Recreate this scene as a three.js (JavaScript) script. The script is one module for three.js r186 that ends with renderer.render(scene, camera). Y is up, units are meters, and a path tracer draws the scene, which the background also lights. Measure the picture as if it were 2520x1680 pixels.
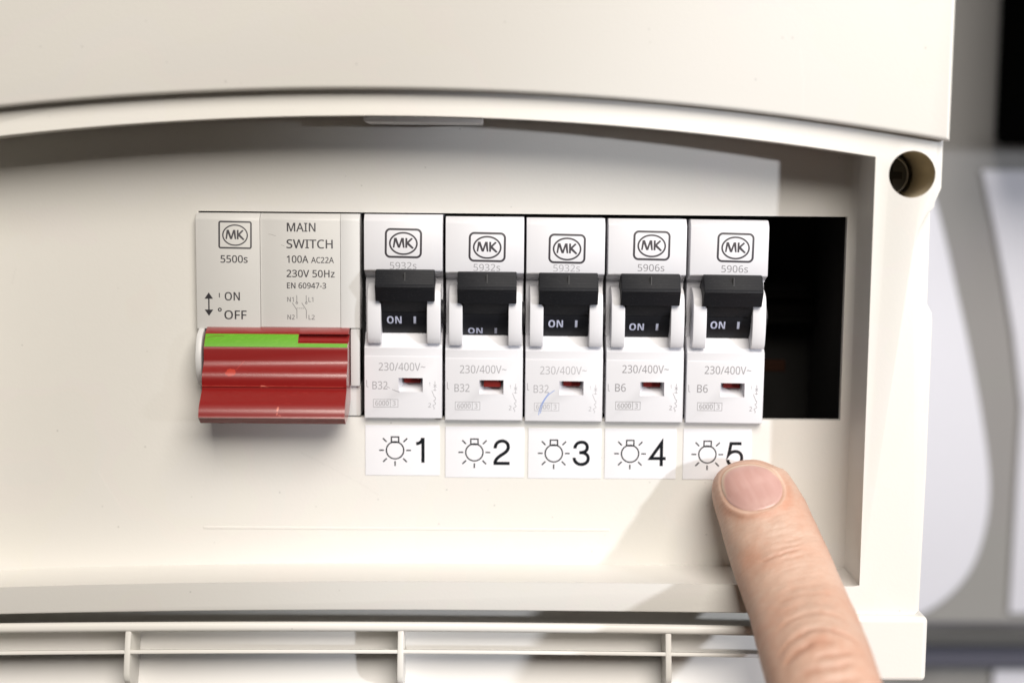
import * as THREE from 'three';
import { mergeGeometries, toCreasedNormals, mergeVertices } from 'three/addons/utils/BufferGeometryUtils.js';
import { RoundedBoxGeometry } from 'three/addons/geometries/RoundedBoxGeometry.js';
import { MarchingCubes } from 'three/addons/objects/MarchingCubes.js';
import { RectAreaLightUniformsLib } from 'three/addons/lights/RectAreaLightUniformsLib.js';

// ---------------------------------------------------------------- camera, lamps, exposure
// All builders work in millimetres (x right, y up, z towards the viewer; origin = top left
// corner of the switch opening on the recessed panel) and are scaled to metres by S.
const S = 0.001;
const scene = new THREE.Scene();
scene.background = new THREE.Color(0.025, 0.022, 0.019);

const camera = new THREE.PerspectiveCamera(27.27, 1024 / 682, 0.01, 20);
camera.rotation.order = 'YXZ';
camera.position.set(0.06680, 0.00734, 0.31279);
camera.rotation.set(-0.11400, -0.00905, 0.00898);
camera.focus = 0.309;
camera.userData.fStop = 4.8;
camera.updateMatrixWorld();
scene.add(camera);

RectAreaLightUniformsLib.init();
// a small hard lamp to the right, in front of the board
const key = new THREE.SpotLight(new THREE.Color(0.93, 0.965, 1.03), 2.05);
key.name = 'key_lamp';
key.position.set(0.897, 0.052, 0.720);
key.target.position.set(0.490, -0.090, 0);
key.angle = THREE.MathUtils.degToRad(22.6); key.penumbra = 0.09;
key.castShadow = true; key.shadow.radius = 1.05; key.shadow.mapSize.set(2048, 2048);
key.shadow.camera.near = 0.1; key.shadow.camera.far = 3;
scene.add(key, key.target);
// the broad, warm light of a ceiling fitting, above and in front
const ceiling = new THREE.RectAreaLight(new THREE.Color(1.0, 0.938, 0.855), 11.4, 1.1, 0.9);
ceiling.name = 'ceiling_lamp';
ceiling.position.set(0.42, 0.92, 1.12);
ceiling.lookAt(0.07, -0.03, 0);
scene.add(ceiling);

// ---------------------------------------------------------------- helpers
function rng(seed) { let a = seed >>> 0; return () => { a = (a + 0x6D2B79F5) | 0; let t = Math.imul(a ^ (a >>> 15), 1 | a); t = (t + Math.imul(t ^ (t >>> 7), 61 | t)) ^ t; return ((t ^ (t >>> 14)) >>> 0) / 4294967296; }; }
function hash(x, y, z) { let h = Math.imul(x, 374761393) ^ Math.imul(y, 668265263) ^ Math.imul(z, 2147483647 - 1234577); h = Math.imul(h ^ (h >>> 13), 1274126177); return ((h ^ (h >>> 16)) >>> 0) / 4294967296; }
function noise(x, y, z = 0) {
  const ix = Math.floor(x), iy = Math.floor(y), iz = Math.floor(z), f = (t) => t * t * (3 - 2 * t);
  const u = f(x - ix), v = f(y - iy), w = f(z - iz), L = (a, b, t) => a + (b - a) * t;
  const c = (i, j, k) => hash(ix + i, iy + j, iz + k);
  return L(L(L(c(0, 0, 0), c(1, 0, 0), u), L(c(0, 1, 0), c(1, 1, 0), u), v), L(L(c(0, 0, 1), c(1, 0, 1), u), L(c(0, 1, 1), c(1, 1, 1), u), v), w) * 2 - 1;
}
const fbm = (x, y, z, n = 4) => { let s = 0, a = 1, t = 0; for (let i = 0; i < n; i++) { s += a * noise(x, y, z + i * 7.3); t += a; x *= 2.03; y *= 2.03; z *= 2.03; a *= 0.5; } return s / t; };
const ss = (a, b, x) => { const t = Math.min(1, Math.max(0, (x - a) / (b - a))); return t * t * (3 - 2 * t); };
const V = (x, y, z) => new THREE.Vector3(x, y, z);

const counts = {};
function numbered(name) { const n = counts[name] = (counts[name] ?? -1) + 1; return n ? `${name}_${String(n).padStart(3, '0')}` : name; }
function thing(name, label, category, [x, y, z] = [0, 0, 0], group) {
  const g = new THREE.Group(); g.name = numbered(name); g.position.set(x * S, y * S, z * S);
  g.userData = { label, category }; if (group) g.userData.group = group;
  scene.add(g); return g;
}
// merges millimetre geometries into one named mesh under parent
function part(name, geos, mat, parent, label) {
  geos = [].concat(geos).map((g) => {
    g = g.index ? g.toNonIndexed() : g;
    for (const k of Object.keys(g.attributes)) if (!['position', 'normal', 'uv', 'color'].includes(k)) g.deleteAttribute(k);
    if (!g.attributes.uv) g.setAttribute('uv', new THREE.BufferAttribute(new Float32Array(g.attributes.position.count * 2), 2));
    return g;
  });
  const g = geos.length > 1 ? mergeGeometries(geos) : geos[0];
  g.scale(S, S, S);
  const m = new THREE.Mesh(g, mat); m.name = name; m.castShadow = m.receiveShadow = true;
  if (label) m.userData.label = label;
  parent.add(m); return m;
}
const crease = (g, a = 0.6) => toCreasedNormals(g, a);
function shapeOf(pts) { return new THREE.Shape(pts.map(([x, y]) => new THREE.Vector2(x, y))); }
// outline in x,y pushed from z0 to z1
function extrudeZ(pts, z0, z1, bevel = 0, holes = [], seg = 3) {
  const sh = pts.isShape ? pts : shapeOf(pts);
  for (const h of holes) sh.holes.push(h.getPoints ? h : new THREE.Path(h.map(([x, y]) => new THREE.Vector2(x, y))));
  const g = new THREE.ExtrudeGeometry(sh, { depth: z1 - z0 - 2 * bevel, bevelEnabled: bevel > 0, bevelThickness: bevel, bevelSize: bevel, bevelOffset: -bevel, bevelSegments: seg, curveSegments: 48 });
  g.translate(0, 0, z0 + bevel); return crease(g);
}
// side profile of [z, y] points pushed from x0 to x1
function extrudeX(pts, x0, x1, bevel = 0, seg = 2) {
  const g = new THREE.ExtrudeGeometry(shapeOf(pts.map(([z, y]) => [-z, y])), { depth: x1 - x0 - 2 * bevel, bevelEnabled: bevel > 0, bevelThickness: bevel, bevelSize: bevel, bevelOffset: -bevel, bevelSegments: seg });
  g.rotateY(Math.PI / 2); g.translate(x0 + bevel, 0, 0); return crease(g);
}
function box(x0, x1, y0, y1, z0, z1, r = 0) {
  const g = r > 0 ? new RoundedBoxGeometry(x1 - x0, y1 - y0, z1 - z0, 3, r) : new THREE.BoxGeometry(x1 - x0, y1 - y0, z1 - z0);
  g.translate((x0 + x1) / 2, (y0 + y1) / 2, (z0 + z1) / 2); return g;
}
function planarUV(g, x0, y0, w, h) {
  const p = g.attributes.position, uv = new Float32Array(p.count * 2);
  for (let i = 0; i < p.count; i++) { uv[i * 2] = (p.getX(i) - x0) / w; uv[i * 2 + 1] = (p.getY(i) - y0) / h; }
  g.setAttribute('uv', new THREE.BufferAttribute(uv, 2)); return g;
}
function quads(list) { // [[a,b,c,d], ...]
  const pos = [];
  for (const [a, b, c, d] of list) pos.push(...a, ...b, ...c, ...a, ...c, ...d);
  const g = new THREE.BufferGeometry(); g.setAttribute('position', new THREE.Float32BufferAttribute(pos, 3)); g.computeVertexNormals(); return g;
}
const range = (a, b, n, f) => Array.from({ length: n + 1 }, (_, i) => f(a + (b - a) * i / n));

// ---------------------------------------------------------------- materials
const RGB = (r, g, b) => new THREE.Color().setRGB(r, g, b);
function grain(w, h, seed, amp, base = 0.5) { // fine moulded texture, as a bump / roughness map
  const d = new Uint8Array(w * h * 4), r = rng(seed), f = new Float32Array(w * h);
  for (let i = 0; i < w * h; i++) f[i] = r();
  for (let y = 0; y < h; y++) for (let x = 0; x < w; x++) {
    const at = (a, b) => f[((y + b + h) % h) * w + (x + a + w) % w];
    const s = (at(0, 0) * 2 + at(1, 0) + at(-1, 0) + at(0, 1) + at(0, -1)) / 6;
    const v = 255 * Math.min(1, Math.max(0, base + (s - 0.5) * amp)), o = (y * w + x) * 4;
    d[o] = d[o + 1] = d[o + 2] = v; d[o + 3] = 255;
  }
  const t = new THREE.DataTexture(d, w, h); t.wrapS = t.wrapT = THREE.RepeatWrapping; t.magFilter = THREE.LinearFilter; t.needsUpdate = true; return t;
}
const grainTex = grain(256, 256, 11, 1.6);
// uneven ageing of the cream plastic: slight blotches of tone, in its base colour
function agedTexture(w, h, base, seed, scale, amp) {
  const d = new Uint8Array(w * h * 4), toS = (x) => 255 * Math.pow(Math.min(1, Math.max(0, x)), 1 / 2.2), r = rng(seed);
  for (let y = 0; y < h; y++) for (let x = 0; x < w; x++) {
    const n = fbm(x / w * scale, y / h * scale * h / w, seed, 5), k = 1 + amp * n, o = (y * w + x) * 4;
    const yel = amp * 0.8 * fbm(x / w * scale * 0.6 + 9, y / h * scale * 0.6, seed + 3, 3);
    d[o] = toS(base[0] * k); d[o + 1] = toS(base[1] * k); d[o + 2] = toS(base[2] * (k - yel)); d[o + 3] = 255;
  }
  for (let i = 0; i < 260; i++) { // specks of dust and tiny marks
    const x = Math.floor(r() * w), y = Math.floor(r() * h), o = (y * w + x) * 4, m = 0.8 + 0.16 * r();
    for (let c = 0; c < 3; c++) d[o + c] *= m;
  }
  for (let i = 0; i < 14; i++) { // hairline scratches and faint smears
    let x = r() * w, y = r() * h; const a = r() * 6.28, n = 10 + r() * 60, m = r() > 0.5 ? 1.015 : 0.982, bend = (r() - 0.5) * 0.03;
    for (let k = 0; k < n; k++) { const o = ((Math.floor(y) + h) % h * w + (Math.floor(x) + w) % w) * 4; for (let c = 0; c < 3; c++) d[o + c] = Math.min(255, d[o + c] * m); x += Math.cos(a + bend * k); y += Math.sin(a + bend * k); }
  }
  const t = new THREE.DataTexture(d, w, h); t.colorSpace = THREE.SRGBColorSpace; t.magFilter = THREE.LinearFilter; t.wrapS = t.wrapT = THREE.RepeatWrapping; t.needsUpdate = true; return t;
}
const creamTex = agedTexture(1024, 1024, [0.72, 0.704, 0.667], 5, 5, 0.035);
const cream = new THREE.MeshPhysicalMaterial({ map: creamTex, roughness: 0.42, bumpMap: grainTex, bumpScale: 0.00001 });
cream.bumpMap = grainTex.clone(); cream.bumpMap.repeat.set(6, 6); cream.bumpMap.needsUpdate = true;
const whiteLid = new THREE.MeshPhysicalMaterial({ color: RGB(0.78, 0.765, 0.745), roughness: 0.45 });
const shellWhite = new THREE.MeshPhysicalMaterial({ color: RGB(0.66, 0.66, 0.665), roughness: 0.4 });
const shellGrey = new THREE.MeshPhysicalMaterial({ color: RGB(0.60, 0.60, 0.60), roughness: 0.42 });
const black = new THREE.MeshPhysicalMaterial({ color: RGB(0.012, 0.012, 0.014), roughness: 0.42, bumpMap: grainTex, bumpScale: 0.00003 });
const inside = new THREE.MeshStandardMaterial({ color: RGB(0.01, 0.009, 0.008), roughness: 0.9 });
const steel = new THREE.MeshStandardMaterial({ color: RGB(0.07, 0.068, 0.065), roughness: 0.4, metalness: 0.3 });
const darkHole = new THREE.MeshStandardMaterial({ color: RGB(0.02, 0.018, 0.015), roughness: 0.8 });
const indicatorRed = new THREE.MeshPhysicalMaterial({ color: RGB(0.17, 0.008, 0.006), roughness: 0.4 });

function canvasTexture(w, h, draw) {
  const c = document.createElement('canvas'); c.width = w; c.height = h; const g = c.getContext('2d');
  draw(g, w, h);
  const t = new THREE.CanvasTexture(c); t.colorSpace = THREE.SRGBColorSpace; t.anisotropy = 8; return t;
}
const INK = 'rgba(46,44,48,0.95)';
// text of a given cap height, squeezed or stretched to a given width; x,y = left baseline
function put(g, s, x, y, w, cap, color, weight = '', fat = color === INK ? 2.5 : 0) {
  g.save(); g.font = `${weight} 100px sans-serif`; g.fillStyle = color; g.textBaseline = 'alphabetic';
  const k = cap / 71.4, mw = g.measureText(s).width; g.translate(x, y); g.scale(w / mw, k); g.fillText(s, 0, 0); if (fat) { g.strokeStyle = color; g.lineWidth = fat; g.strokeText(s, 0, 0); } g.restore();
}
function roundRect(g, x, y, w, h, r) { g.beginPath(); g.roundRect(x, y, w, h, r); }
// the oval emblem in its frame: centre, size in mm
function emblem(g, cx, cy, w, h, r, lw, color) {
  g.save(); g.translate(cx, cy); g.rotate(0.012); g.strokeStyle = g.fillStyle = color;
  g.lineWidth = lw; roundRect(g, -w / 2, -h / 2, w, h, r); g.stroke();
  const a = w * 0.385, b = h * 0.385; g.lineWidth = lw * 0.8; g.beginPath(); g.ellipse(0, 0.01 * h, a, b, 0, 0, 7); g.stroke();
  g.lineJoin = 'miter'; g.lineCap = 'butt';
  const t = h * 0.18; // half letter height
  const poly = (p) => { g.beginPath(); p.forEach(([x, y], i) => i ? g.lineTo(x * w, y * h) : g.moveTo(x * w, y * h)); g.closePath(); g.fill(); };
  // M with a slanted left leg
  poly([[-0.30, 0.165], [-0.255, 0.165], [-0.225, -0.06], [-0.155, 0.165], [-0.095, 0.165], [-0.045, -0.06], [-0.01, 0.165], [0.035, 0.165], [0.01, -0.19], [-0.06, -0.19], [-0.125, 0.06], [-0.195, -0.19], [-0.265, -0.19]]);
  // K whose arms run to the oval
  poly([[0.055, -0.19], [0.11, -0.19], [0.11, -0.06], [0.225, -0.20], [0.27, -0.165], [0.155, -0.02], [0.30, 0.165], [0.255, 0.20], [0.11, 0.05], [0.11, 0.165], [0.055, 0.165]]);
  g.restore(); void t;
}

// ---------------------------------------------------------------- the wall and what stands behind
const wallMat = new THREE.MeshStandardMaterial({ map: agedTexture(256, 256, [0.21, 0.205, 0.20], 21, 6, 0.05), roughness: 0.9 });  // grey holds the shadow band on the wall as surface colour
const wall = new THREE.Mesh(planarUV(box(-900, 1100, -700, 700, -160, -112), -900, -700, 2000, 1400).scale(S, S, S), wallMat);
wall.name = 'wall'; wall.castShadow = wall.receiveShadow = true;
wall.userData = { kind: 'structure', label: 'wall behind the fuse box, its grey standing for the shade on it', category: 'wall' };
scene.add(wall);
const bluishWhite = new THREE.MeshStandardMaterial({ color: RGB(0.52, 0.52, 0.57), roughness: 0.6 });  // tone of the wall where light falls on it
{
  const t = thing('lit_wall_plate', 'added white plate with a rounded lower end, shaped as the lit patch of wall beside the box', 'plate');  // added plate: its outline is the lit area of the wall
  const pts = [[150, 6], [197, 4], [201, -9], [205, -24], [210, -43], [215, -65], [218, -84], [217.5, -97], [213.5, -111], [206, -120.5], [196, -126.5], [184, -128], [150, -128]];
  const c = new THREE.CatmullRomCurve3(pts.slice(1, 12).map(([x, y]) => V(x, y, 0)));
  part('plate', extrudeZ([[150, 6], ...c.getPoints(60).map((p) => [p.x, p.y]), [150, -128]], -112.5, -110.4, 0.6), bluishWhite, t);
}
{
  const t = thing('lit_wall_board', 'added pale board shaped as the lit wall at the right edge below the black cabinet', 'board');  // added board in the shape of a second lit stretch of wall
  part('board', extrudeZ([[211, 11.7], [260, 11.7], [260, -125], [226, -125], [226.5, -60], [223, -38], [219.5, -22], [216, -7]], -112.5, -110.6, 0.6), bluishWhite, t);
}
{
  const t = thing('black_cabinet', 'blurred black cabinet in the upper right corner', 'cabinet');
  const bk = new THREE.MeshPhysicalMaterial({ color: RGB(0.002, 0.002, 0.002), roughness: 1, specularIntensity: 0  });
  part('cabinet_body', box(214, 420, 19, 420, -111.5, -70, 3), bk, t);
}
{
  const t = thing('worktop', 'blurred dark blue ledge on the wall at the lower right', 'worktop');
  part('ledge', box(120, 420, -141, -127.5, -111.5, -106, 2), new THREE.MeshStandardMaterial({ color: RGB(0.09, 0.09, 0.12), roughness: 0.6 }), t);
  part('shadow_strip', box(120, 420, -131.5, -127, -106.2, -98, 1), new THREE.MeshStandardMaterial({ color: RGB(0.05, 0.05, 0.05), roughness: 0.7 }), t, 'dark strip standing for the shadow band along the ledge');  // shadow above the ledge built as a dark strip
}
{
  const t = thing('pale_wall_patch', 'added pale sheet standing for the lighter wall under the dark ledge in the lower right corner', 'paper');  // added sheet, stands for the lighter wall below the ledge
  part('sheet', box(222, 330, -230, -143, -111.6, -110.6, 0.4), bluishWhite, t);
}

// ---------------------------------------------------------------- fuse box
const fuseBox = thing('fuse_box', 'cream plastic fuse box with its lid hanging open, in the middle of the picture', 'fuse box');
const yRim = (x) => 20.9 - 7.4e-4 * (x - 44) ** 2;       // upper edge of the recess
const yCover = (x) => 25.75 - 7.0e-4 * (x - 43) ** 2;    // lower edge of the top cover
const yLow = (x) => -79.4 - (x < 60 ? 1.9e-4 : 0.7e-4) * (x - 60) ** 2;
const yBase = (x) => -85.5 - (x < 60 ? 1.5e-4 : 0.6e-4) * (x - 60) ** 2;
const uvBox = (g) => planarUV(g, -100, -180, 300, 300);
{
  // front frame: outline with the finger scallop at the right, recess and screw hole cut through
  const out = [[-74, 70], [159.5, 70], [159.6, 6.5], [158.4, 3.6], ...range(0, 1, 18, (t) => {
    const y = 2.4 - 22.2 * t, d = Math.sin(Math.PI * Math.pow(t, 0.85)); return [158.2 - 3.9 * Math.pow(d, 0.9) + 0.5 * t, y];
  }), [158.9, -21.5], [159.0, -55], [158.7, -85.0], [157.8, -85.9], ...range(150, -74, 40, (x) => [x, yBase(x)])];
  const recess = [...range(-60, 145.8, 60, (x) => [x, yRim(x)]), [145.8, -79.6], ...range(144, -60, 50, (x) => [x, yLow(x)])];
  const hole = new THREE.Path(); hole.absarc(153.25, 9.35, 5.25, 0, Math.PI * 2, true);
  const frame = extrudeZ(out, -6, 16, 0.35, [recess, hole]);
  const backing = extrudeZ([[151.5, 3.3], [158.9, 3.3], [159.15, -22], [159.2, -84.6], [151.5, -84.6]], -5.5, 11.2, 0.3);
  part('front_frame', [uvBox(frame), uvBox(backing)], cream, fuseBox);
}
{
  const g = extrudeZ([[-62, 25], [148.5, 25], [148.5, -84], [-62, -84]], -2, 0, 0, [[[0, 0], [144, -0.05], [144, -45.8], [0, -45.8]]]);
  part('recess_panel', uvBox(g), cream, fuseBox);
  // soft coves where the panel meets the frame
  const cove = (r) => { const p = [[0, 0]]; for (let i = 0; i <= 8; i++) { const a = i / 8 * Math.PI / 2; p.push([r - r * Math.sin(a), r - r * Math.cos(a)]); } return p; };
  const right = new THREE.ExtrudeGeometry(shapeOf(cove(2.0).map(([a, b]) => [-a, b])), { depth: 94, bevelEnabled: false });
  right.rotateX(Math.PI / 2); // extrude along -y, profile z up
  right.applyMatrix4(new THREE.Matrix4().makeScale(1, 1, 1)); right.translate(145.9, 14, -0.02);
  const fix = right.attributes.position; for (let i = 0; i < fix.count; i++) fix.setZ(i, Math.abs(fix.getZ(i) + 0.02) - 0.02);
  right.computeVertexNormals();
  part('corner_cove', uvBox(crease(right)), cream, fuseBox);
  part('moulded_line', uvBox(box(0, 92.2, -71.75, -71.15, -0.5, 0.14, 0.12)), cream, fuseBox);
}
{
  // top cover, its lower edge rounded under
  const out = [[-75, 75], [160.1, 75], [160.15, yCover(160.1)], ...range(159, -75, 60, (x) => [x, yCover(x)])];
  part('top_cover', uvBox(extrudeZ(out, 16.45, 18.7, 0.95, [], 6)), cream, fuseBox);
  part('catch_tab', extrudeX([[0.5, 23], [12.6, 23], [13, 20.0], [12.6, 19.35], [0.5, 19.2]], 37.8, 63, 0.35), shellWhite, fuseBox);
}
{
  part('back_box', [extrudeZ([[-73.5, -92.6], [159.2, -92.6], [159.2, 74.5], [-73.5, 74.5]], -46, -4.4, 0, [[[-15, 11], [148, 11], [148, -57], [-15, -57]]]), box(-73.5, 159.2, -92.6, 74.5, -110, -46.01)], cream, fuseBox);
  part('base_rail', box(-57, 142, -97, -86.8, -30, 2, 0.5), cream, fuseBox);
  part('corner_block', uvBox(box(141.2, 160.3, -100.4, -85.75, -109, 17.9, 1.3)), cream, fuseBox);
  part('corner_block', uvBox(box(-75.2, -56, -100.4, -87.4, -109, 17.9, 1.3)), cream, fuseBox);
  // dark inside of the box behind the switches
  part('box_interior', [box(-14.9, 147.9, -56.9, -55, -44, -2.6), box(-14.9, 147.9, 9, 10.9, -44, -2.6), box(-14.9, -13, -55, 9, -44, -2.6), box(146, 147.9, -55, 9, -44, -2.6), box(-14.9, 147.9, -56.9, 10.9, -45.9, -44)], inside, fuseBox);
}
{
  part('mounting_rail', [box(-14, 145.9, -27, -20, -38, -36.8), box(-14, 145.9, -27.2, -26, -38, -33), box(-14, 145.9, -21, -19.8, -38, -33)], new THREE.MeshPhysicalMaterial({ color: RGB(0.005, 0.0046, 0.004), roughness: 0.9, specularIntensity: 0.05 }), fuseBox);
  part('busbar', box(38, 136, -38, -35.2, -26, -23.5, 0.3), new THREE.MeshPhysicalMaterial({ color: RGB(0.02, 0.009, 0.006), roughness: 0.9, specularIntensity: 0.05 }), fuseBox);
  // recessed screw in the corner
  const head = new THREE.CylinderGeometry(4.5, 4.8, 2.2, 40); head.rotateX(Math.PI / 2); head.translate(152.9, 9.2, -1.6);
  const sc = part('screw', [head], steel, fuseBox);
  const ring = new THREE.TorusGeometry(4.2, 0.28, 8, 48); ring.translate(152.9, 9.2, -0.5);
  part('screw_ring', [ring], new THREE.MeshStandardMaterial({ color: RGB(0.28, 0.27, 0.25), roughness: 0.4, metalness: 0.3 }), sc);
  part('screw_slot', [box(150.0, 155.8, 8.4, 10.0, -0.9, -0.4), box(152.1, 153.7, 6.3, 12.1, -0.95, -0.35)], darkHole, sc);
  part('bounce_sleeve', new THREE.CylinderGeometry(5.22, 5.22, 20.5, 48, 1, true).rotateX(Math.PI / 2).translate(153.25, 9.35, 5.2), new THREE.MeshStandardMaterial({ color: RGB(0.52, 0.45, 0.33), roughness: 0.7, side: THREE.DoubleSide }), fuseBox);  // added sleeve; its beige imitates warm bounce light inside the hole
  part('screw_well', [box(146, 160, 2, 16.5, -6, -5.5)], darkHole, sc);
}
{
  // the lid, hanging open with its ribbed inside towards the viewer and its far edge swung a little forward
  const lid = new THREE.Group(); lid.name = 'lid'; lid.userData.label = 'open lid hanging below, ribbed inside'; fuseBox.add(lid);
  lid.position.set(0, -88 * S, 16 * S); lid.rotation.x = -0.314;
  const sag = (x) => -0.9e-4 * (x - 55) ** 2;
  const band = (y0, y1, z0, z1, b, seg) => extrudeZ([...range(-55, 140.8, 40, (x) => [x, y1 + sag(x)]), ...range(140.8, -55, 40, (x) => [x, y0 + sag(x)])], z0, z1, b, [], seg);
  part('lid_panel', [extrudeZ([...range(-55, 140.8, 40, (x) => [x, -0.5 + sag(x)]), [140.8, -60], [-55, -60]], -11, -9, 0.3)], whiteLid, lid);
  part('hinge_bar', uvBox(band(-2.15, -0.05, -9.4, 0.1, 0.8, 4)), cream, lid);
  part('long_rib', uvBox(band(-6.85, -6.0, -9.3, -0.6, 0.22)), cream, lid);
  const prof = [[-9.3, -1], [-0.3, -1], [-0.4, -6], [-0.8, -11.5], [-1.6, -12.9], [-2.8, -13.6], [-4.6, -13.9], [-9.3, -14]];
  for (const x of [-13.85, 45.2, 103.4]) part('short_rib', uvBox(extrudeX(prof, x, x + 1.35, 0.3)), cream, lid);
}

// ---------------------------------------------------------------- main switch
{
  const W = 37, H = 47, K = 30;
  const ink = INK, grey = 'rgba(70,68,72,0.85)';
  const tex = canvasTexture(W * K, H * K, (g, w, h) => {
    g.fillStyle = 'rgb(196,195,193)'; g.fillRect(0, 0, w, h);
    g.scale(K, K); g.translate(0.6, 0.6); // x mm, y mm downwards
    emblem(g, 8.35, 5.15, 7.0, 5.75, 0.35, 0.36, ink);
    put(g, '5500s', 4.95, 11.25, 6.2, 1.62, ink);
    put(g, 'ON', 5.75, 19.6, 3.7, 1.8, ink); put(g, 'OFF', 5.6, 23.75, 5.1, 1.85, ink);
    g.fillStyle = g.strokeStyle = ink; g.lineWidth = 0.24;
    g.fillRect(4.6, 18.0, 0.2, 1.0);
    g.beginPath(); g.arc(4.75, 21.7, 0.32, 0, 7); g.stroke();
    g.lineWidth = 0.3; g.beginPath(); g.moveTo(2.35, 18.6); g.lineTo(2.35, 22.6); g.stroke();
    for (const [y, d] of [[17.9, 1], [23.1, -1]]) { g.beginPath(); g.moveTo(2.35, y); g.lineTo(1.4, y + d * 1.4); g.lineTo(3.3, y + d * 1.4); g.fill(); }
    put(g, 'MAIN', 19.45, 4.3, 6.8, 1.85, ink); put(g, 'SWITCH', 19.45, 7.95, 10.6, 1.85, ink);
    put(g, '100A', 19.45, 11.2, 4.9, 1.55, ink); put(g, 'AC22A', 25.0, 11.2, 5.0, 1.25, ink);
    put(g, '230V 50Hz', 19.45, 14.35, 10.8, 1.55, ink); put(g, 'EN 60947-3', 19.45, 16.85, 8.9, 1.2, ink);
    put(g, 'N1', 19.5, 19.85, 1.85, 1.05, grey); put(g, 'L1', 24.2, 19.85, 1.5, 1.05, grey);
    put(g, 'N2', 19.5, 23.8, 1.85, 1.05, grey); put(g, 'L2', 24.2, 23.8, 1.6, 1.05, grey);
    g.strokeStyle = grey; g.lineWidth = 0.11;
    for (const x of [21.75, 23.85]) {
      g.beginPath(); g.moveTo(x, 18.4); g.lineTo(x, 19.9); g.stroke(); g.beginPath(); g.arc(x, 20.1, 0.2, 0, 7); g.stroke();
      g.beginPath(); g.moveTo(x - 1.0, 20.1); g.lineTo(x, 21.7); g.lineTo(x, 23.6); g.stroke();
    }
    g.setLineDash([0.25, 0.2]); g.beginPath(); g.moveTo(21.7, 21.3); g.lineTo(23.5, 21.3); g.stroke(); g.setLineDash([]);
    // scuffs
    g.strokeStyle = 'rgba(90,85,80,0.5)'; g.lineWidth = 0.08;
    g.beginPath(); g.moveTo(15.6, 5.0); g.bezierCurveTo(16, 4.8, 16.6, 5.2, 17.2, 5.3); g.stroke();
    g.beginPath(); g.moveTo(18.4, 7.3); g.lineTo(19.1, 7.5); g.stroke();
  });
  const face = new THREE.MeshPhysicalMaterial({ map: tex, roughness: 0.42 });
  const uv = (g) => planarUV(g, -0.6, -H + 0.6, W, H);
  const t = thing('main_switch', 'wide grey main switch with a big red handle, left end of the row', 'main switch');
  const front = (z, yb) => [[-8, -0.35], [z - 1.2, -0.35], [z - 0.15, -1.5], [z, -1.9], [z, yb], [z - 0.5, yb - 0.15], [-3, yb + 0.4], [-8, yb + 0.4]];
  part('name_plate', uv(extrudeX(front(1.75, -25.9), -0.35, 13.75, 0.12)), face, t);
  part('rating_plate', uv(extrudeX(front(1.25, -25.5), 13.8, 31.45, 0.08)), face, t);
  const side = part('body', [uv(extrudeX(front(1.32, -25.6), 31.5, 35.75, 0.1)),
    uv(box(0.1, 35.75, -45.6, -38.2, -30, 0.35, 0.3)), uv(box(0.15, 1.1, -40, -1, -30, -0.9)), uv(box(34.0, 35.7, -40, -1, -30, 0.4)), uv(box(0.2, 35.6, -44, -1, -32, -14))], shellGrey, t);
  const cheek = [[-6, -25.8], [1.6, -25.8], [4.2, -27.2], [5.6, -29.5], [6.2, -32], [5.8, -34.8], [4.4, -37.2], [2.6, -38.5], [0.8, -38.9], [-6, -38.9]];
  const cheekCurve = new THREE.CatmullRomCurve3(cheek.slice(1, 9).map(([z, y]) => V(z, y, 0))).getPoints(30).map((p) => [p.x, p.y]);
  part('cheek', uv(extrudeX([cheek[0], ...cheekCurve, cheek[9]], 0.05, 1.35, 0.2)), shellGrey, t);
  part('cheek', uv(extrudeX([[-6, -25.8], [1.4, -25.8], [1.5, -28], [1.5, -38.2], [1.35, -38.6], [-6, -38.7]], 33.65, 35.7, 0.25)), shellGrey, t);
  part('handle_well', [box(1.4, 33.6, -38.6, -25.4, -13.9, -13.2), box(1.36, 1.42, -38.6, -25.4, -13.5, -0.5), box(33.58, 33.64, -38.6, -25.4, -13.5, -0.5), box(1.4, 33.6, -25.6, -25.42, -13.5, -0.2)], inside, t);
  void side;

  // red handle: one profile along the width, with a stepped groove at its right and a green band
  const spline = (p, n) => new THREE.CatmullRomCurve3(p.map(([z, y]) => V(z, y, 0)), false, 'centripetal').getPoints(n).map((q) => [q.x, q.y]);
  const prof = [[-9, -25.6], [1.8, -25.55], [3.4, -26.3], [3.9, -26.75], [5.2, -28.3], [5.95, -29.35], [6.1, -30.2], [6.12, -32.3], [6.3, -33.0], ...spline([[7.3, -34.15], [7.85, -34.75], [8.25, -35.4], [8.45, -36.2], [8.5, -37.65]], 24),
    [8.75, -37.8], [8.45, -38.0], [8.5, -38.6], ...spline([[10.3, -40.15], [11.15, -40.9], [11.9, -41.75], [12.5, -42.7], [12.8, -43.8]], 36), [12.9, -44.0]];
  for (let i = 0; i < 4; i++) { const y = -44.05 - i * 0.4, z = 12.8 - i * 0.55; prof.push([z, y], [z - 0.2, y - 0.25], [z - 0.55, y - 0.26], [z - 0.55, y - 0.38]); }
  prof.push([10.2, -45.7], [4, -44.6], [-2, -40], [-9, -38]);
  const lower = [[-9, -28.6], [5.42, -28.6], ...prof.slice(5)];
  const topL = [...prof.slice(0, 4), [5.2, -28.3], [5.42, -28.6], [-9, -28.6]];
  const topR = [...prof.slice(0, 4), [2.4, -26.95], [3.6, -28.4], [5.3, -28.5], [5.42, -28.6], [-9, -28.6]];
  const RW = 36, RH = 24;
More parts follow.
